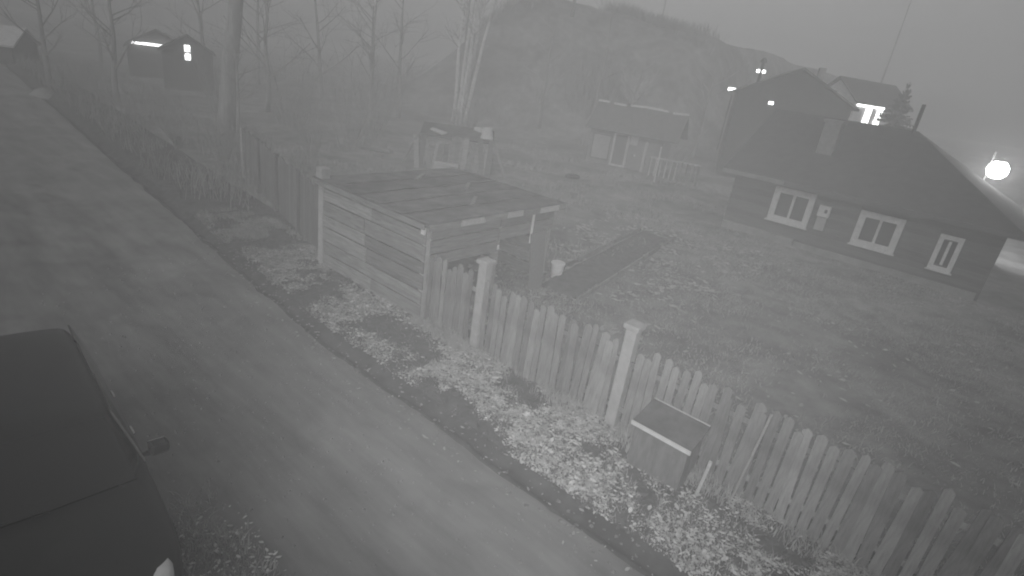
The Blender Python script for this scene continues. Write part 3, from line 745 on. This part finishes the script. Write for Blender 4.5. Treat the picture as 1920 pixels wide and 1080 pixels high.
# ------------------------------------------------------------------ trees
def branch(mb, p, d, r, L, lvl, maxl, seg, spread, kids, up=.15, steps=4):
    pts = [p.copy()]; rr = [r]; q = p.copy(); dd_ = d.normalized()
    for i in range(steps):
        dd_ = (dd_ + Vector((rnd.gauss(0, .1), rnd.gauss(0, .1), rnd.gauss(0, .06) + up * .25))).normalized()
        q = q + dd_ * L / steps; pts.append(q.copy()); rr.append(r * (1 - .72 * (i + 1) / steps))
    mb.tube(pts, rr, seg, cap=False)
    if lvl >= maxl: return
    for k in range(kids):
        t = rnd.uniform(.3, 1.0); i = min(int(t * steps), steps - 1); f = t * steps - i
        b = pts[i].lerp(pts[i + 1], f); rb = max(.006, rr[i] * .55)
        ax = Vector((rnd.gauss(0, 1), rnd.gauss(0, 1), rnd.gauss(0, .5)))
        nd = (dd_ + ax.normalized() * spread).normalized()
        branch(mb, b, nd, rb, L * rnd.uniform(.4, .65), lvl + 1, maxl, max(3, seg - 2), spread, max(2, kids - 1), up)
def bare_tree(name, label, x, y, h, r, m, clear=.3, limbs=9, lean=(0, 0), group=None, spread=.8, maxl=2, kids=5):
    z = height(x, y) - .1
    t = thing(name, label, 'tree', (x, y, z), 0, group)
    n = 9; pts = []; rr = []
    for i in range(n + 1):
        f = i / n; pts.append(Vector((lean[0] * f * h + .02 * h * N(f * 3, x, 1.0), lean[1] * f * h + .02 * h * N(f * 3, y, 1.0, 5), f * h))); rr.append(r * (1 - .85 * f) + .012 + (.25 * r if i == 0 else 0))
    MB().tube(pts, rr, 9).build('trunk', m, t, smooth=True)
    cr = MB()
    for k in range(limbs):
        f = clear + (1 - clear) * (k + rnd.random()) / limbs; i = min(int(f * n), n - 1)
        b = pts[i].lerp(pts[i + 1], f * n - i); a = rnd.uniform(0, 6.283)
        d = Vector((math.cos(a), math.sin(a), rnd.uniform(.4, 1.1)))
        branch(cr, b, d, max(.012, rr[i] * .45), h * rnd.uniform(.28, .46) * (1.15 - .6 * f), 0, maxl, 5, spread, kids)
    kind(cr.build('crown', BARK if m is not BIRCH else m, t), 'stuff')
    return t
def shrub(label, x, y, h, n, spread=.35, group='bare shrubs along the plot', m=None):
    z = height(x, y) - .05; t = thing('bare_shrub', label, 'shrub', (x, y, z), 0, group)
    st = MB(); tw = MB()
    for k in range(n):
        a = rnd.uniform(0, 6.283); rr_ = rnd.uniform(0, .35) * h * .4
        d = Vector((math.cos(a) * spread, math.sin(a) * spread, 1)).normalized(); p = Vector((math.cos(a) * rr_, math.sin(a) * rr_, 0))
        hh = h * rnd.uniform(.6, 1.1); pts = [p]; q = p
        for i in range(4):
            d = (d + Vector((rnd.gauss(0, .09), rnd.gauss(0, .09), .02))).normalized(); q = q + d * hh / 4; pts.append(q)
        st.tube(pts, [.022, .018, .013, .009, .005], 4, cap=False)
        for j in range(5):
            i = rnd.randint(1, 3); b = pts[i].lerp(pts[i + 1], rnd.random())
            nd = (d + Vector((rnd.gauss(0, .6), rnd.gauss(0, .6), .2))).normalized()
            branch(tw, b, nd, .008, hh * rnd.uniform(.2, .35), 0, 1, 3, .7, 3, steps=3)
    kind(st.build('stems', m or BARK, t), 'stuff'); kind(tw.build('twigs', m or BARK, t), 'stuff')
    return t
# leaning poplar trunk up the lane and a sapling beside it
bare_tree('poplar_tree', 'tall smooth poplar trunk standing beside the upper lane', -28.0, 12.3, 15.5, .42, PBARK, .74, 10, (.10, .08))
bare_tree('sapling', 'slim sapling right beside the tall poplar trunk', -26.4, 12.2, 4.2, .09, PBARK, .5, 8, (.0, .0), kids=3)
# birch clump
bt = thing('birch_tree', 'clump of slender white birch stems in the middle distance', 'tree', (-33.4, 33.1, height(-33.4, 33.1) - .1))
bc = MB()
for k, (ax, ay, h) in enumerate(((0, 0, 15), (.04, .03, 16.5), (.09, .07, 16), (.06, .01, 14.5), (.14, .11, 17))):
    b = Vector((.25 * (k - 2), .2 * ((k * 2) % 5 - 2) * .5, 0)); pts = []; rr = []
    for i in range(12):
        f = i / 11; pts.append(b + Vector((ax * f * h * (.6 + .5 * f) + .12 * N(f * 4, k, 1), ay * f * h * (.6 + .5 * f) + .12 * N(f * 4, k, 1, 3), f * h))); rr.append(.135 * (1 - .8 * f) + .02)
    MB().tube(pts, rr, 8).build('trunk', BIRCH, bt, smooth=True)
    for q in range(11):
        i = rnd.randint(5, 10); a = rnd.uniform(0, 6.283)
        branch(bc, pts[i], Vector((math.cos(a), math.sin(a), 1.2)), .03, rnd.uniform(1.6, 3.0), 0, 2, 4, .7, 4)
kind(bc.build('crown', BARK, bt), 'stuff')
for x, y, h, n, lab in ((-23.6, 10.2, 1.6, 26, 'low bare bush between the board fence and the upper lane'), (-26, 9.4, 1.3, 22, 'low bare bush at the lane edge below the poplar'),
                        (-25, 17.2, 3.6, 26, 'spreading bare shrub behind the board fence'), (-27.8, 20.5, 4.6, 24, 'tall bare shrub on the rough plot left of the wood store'),
                        (-22.6, 13.6, 2.6, 22, 'bare shrub close behind the dark board fence'), (-30.5, 17.0, 4.4, 24, 'tall bare shrub to the right of the poplar trunk'),
                        (-24.6, 24.8, 3.0, 22, 'bare shrub behind the wood store'), (-34, 14.8, 3.6, 22, 'bare shrub far up the lane behind the poplar')):
    shrub(lab, x, y, h, n)
blades('hillside_scrub', 9000, R(-50, -17, 37, 62, False), 1.1, .02, BARK, lambda x, y: max(0, min(1, -.1 + 2.2 * N(x, y, .16, 3))), 'ragged bare scrub over the hillside', 'scrub', .5)
blades('lane_end_scrub', 5200, R(-62, -15, 5.9, 12), .9, .012, BARK, lambda x, y: max(0, min(1, .35 + 1.5 * N(x, y, .4, 5))) * sstep(-14.5, -21, x), 'bare scrub along the far verge of the lane', 'scrub', .5)
blades('near_side_scrub', 5200, R(-62, -17, -9, -1.2), 1.2, .012, BARK, lambda x, y: max(0, min(1, .35 + 1.5 * N(x, y, .3, 15))), 'bare scrub on the near side of the far lane', 'scrub', .5)
shrub('pale dry bush high on the hillside below the thin mast', -24.8, 44.8, 2.6, 60, .5, 'pale bushes on the hillside', PALEW)
shrub('pale dry bush on the hillside above the birch crowns', -31.5, 40.5, 2.2, 40, .5, 'pale bushes on the hillside', PALEW)
trees = [(-37, 19, 8.5, 'bare tree up the lane, right of the small lit hut'), (-41, 25.5, 9.5, 'bare tree behind the shrubs left of the birch clump'), (-33.5, 24.5, 7.5, 'bushy bare tree just left of the birch clump'),
         (-45, 33, 10.5, 'far bare tree in the haze left of the birch clump'), (-29.5, 38.5, 8.0, 'bare tree just right of the birch clump'), (-26.5, 42, 8.0, 'bare tree on the foot of the hillside above the wood store'),
         (-22.8, 41, 6.5, 'bare tree behind the left end of the outbuilding roof'), (-17.5, 43, 6.0, 'bare tree behind the right end of the outbuilding'), (-45.5, 9.5, 7.5, 'bare tree behind the tarpaulin heap'),
         (-52, 26, 10, 'far bare tree right of the strip-lit building'), (-34, 47, 7, 'hazy bare tree high on the hillside near the top of the picture'), (-61, 16.5, 9, 'bare tree between the two far left buildings'), (-38.5, 11.0, 7.0, 'bare tree left of the poplar in front of the strip-lit building'), (-36, 29, 9.0, 'bare tree close behind the birch clump on its left'), (-47.5, 19.8, 9, 'bare tree right behind the small lit hut'), (-38, 37.5, 9, 'bare tree at the left foot of the hill behind the birch clump')]
for x, y, h, lab in trees:
    bare_tree('bare_tree', lab, x, y, h, .16, BARK, .22, 11, (rnd.uniform(-.05, .05), rnd.uniform(-.05, .05)), 'bare trees in the haze', .85, 2, 5)
# spruce
sp = thing('spruce_tree', 'dark pointed spruce in silhouette right of the lit pale house', 'tree', (-5.65, 44.7, height(-5.65, 44.7) - .1))
SH = 7.75 - height(-5.65, 44.7)
MB().tube([(0, 0, 0), (0, 0, SH)], [.16, .015], 8).build('trunk', BARK, sp)
cr = MB()
zc = .5
while zc < SH - .1:
    f = zc / SH; rad = 3.0 * (1 - f) ** 1.05 + .03
    for k in range(int(16 + 20 * (1 - f))):
        a = rnd.uniform(0, 6.283); l = rad * rnd.uniform(.6, 1.12); zj = zc; zc = zj + rnd.uniform(-.1, .1); ca, sa = math.cos(a), math.sin(a)
        tip = Vector((ca * l, sa * l, zc - .22 * l + .1)); base = Vector((0, 0, zc + .12 * l))
        nseg = 6
        for i in range(nseg):
            f0 = (i + .6) / nseg; c = base.lerp(tip, f0) + Vector((0, 0, -.1 * math.sin(f0 * 3.14)))
            wd = .17 * l * (1 - .65 * f0) + .02
            for s in (-1, 1):
                e = c + Vector((-sa * s * wd * 2 + ca * .1 * l, ca * s * wd * 2 + sa * .1 * l, -.09 - rnd.uniform(0, .08)))
                g = c + Vector((ca * .2 * l, sa * .2 * l, .0)); kk = len(cr.v)
                cr.v += [tuple(c), tuple(g), tuple(e)]; cr.f.append((kk, kk + 1, kk + 2))
        zc = zj
    zc += .3
kind(cr.build('crown', NEEDLE, sp), 'stuff')
# ------------------------------------------------------------------ night mist
hm = bpy.data.materials.new('mist'); hm.use_nodes = True
hn = hm.node_tree.nodes; hn.remove(hn['Principled BSDF'])
pv = hn.new('ShaderNodeVolumePrincipled'); pv.inputs['Color'].default_value = (.9, .9, .9, 1); pv.inputs['Density'].default_value = .0125
hm.node_tree.links.new(pv.outputs[0], hn['Material Output'].inputs['Volume'])
hz = kind(MB().box((-30, 45, 9.5), (262, 232, 23)).build('haze', hm), 'stuff')
tag(hz, 'thin pale night mist over the whole place', 'haze')
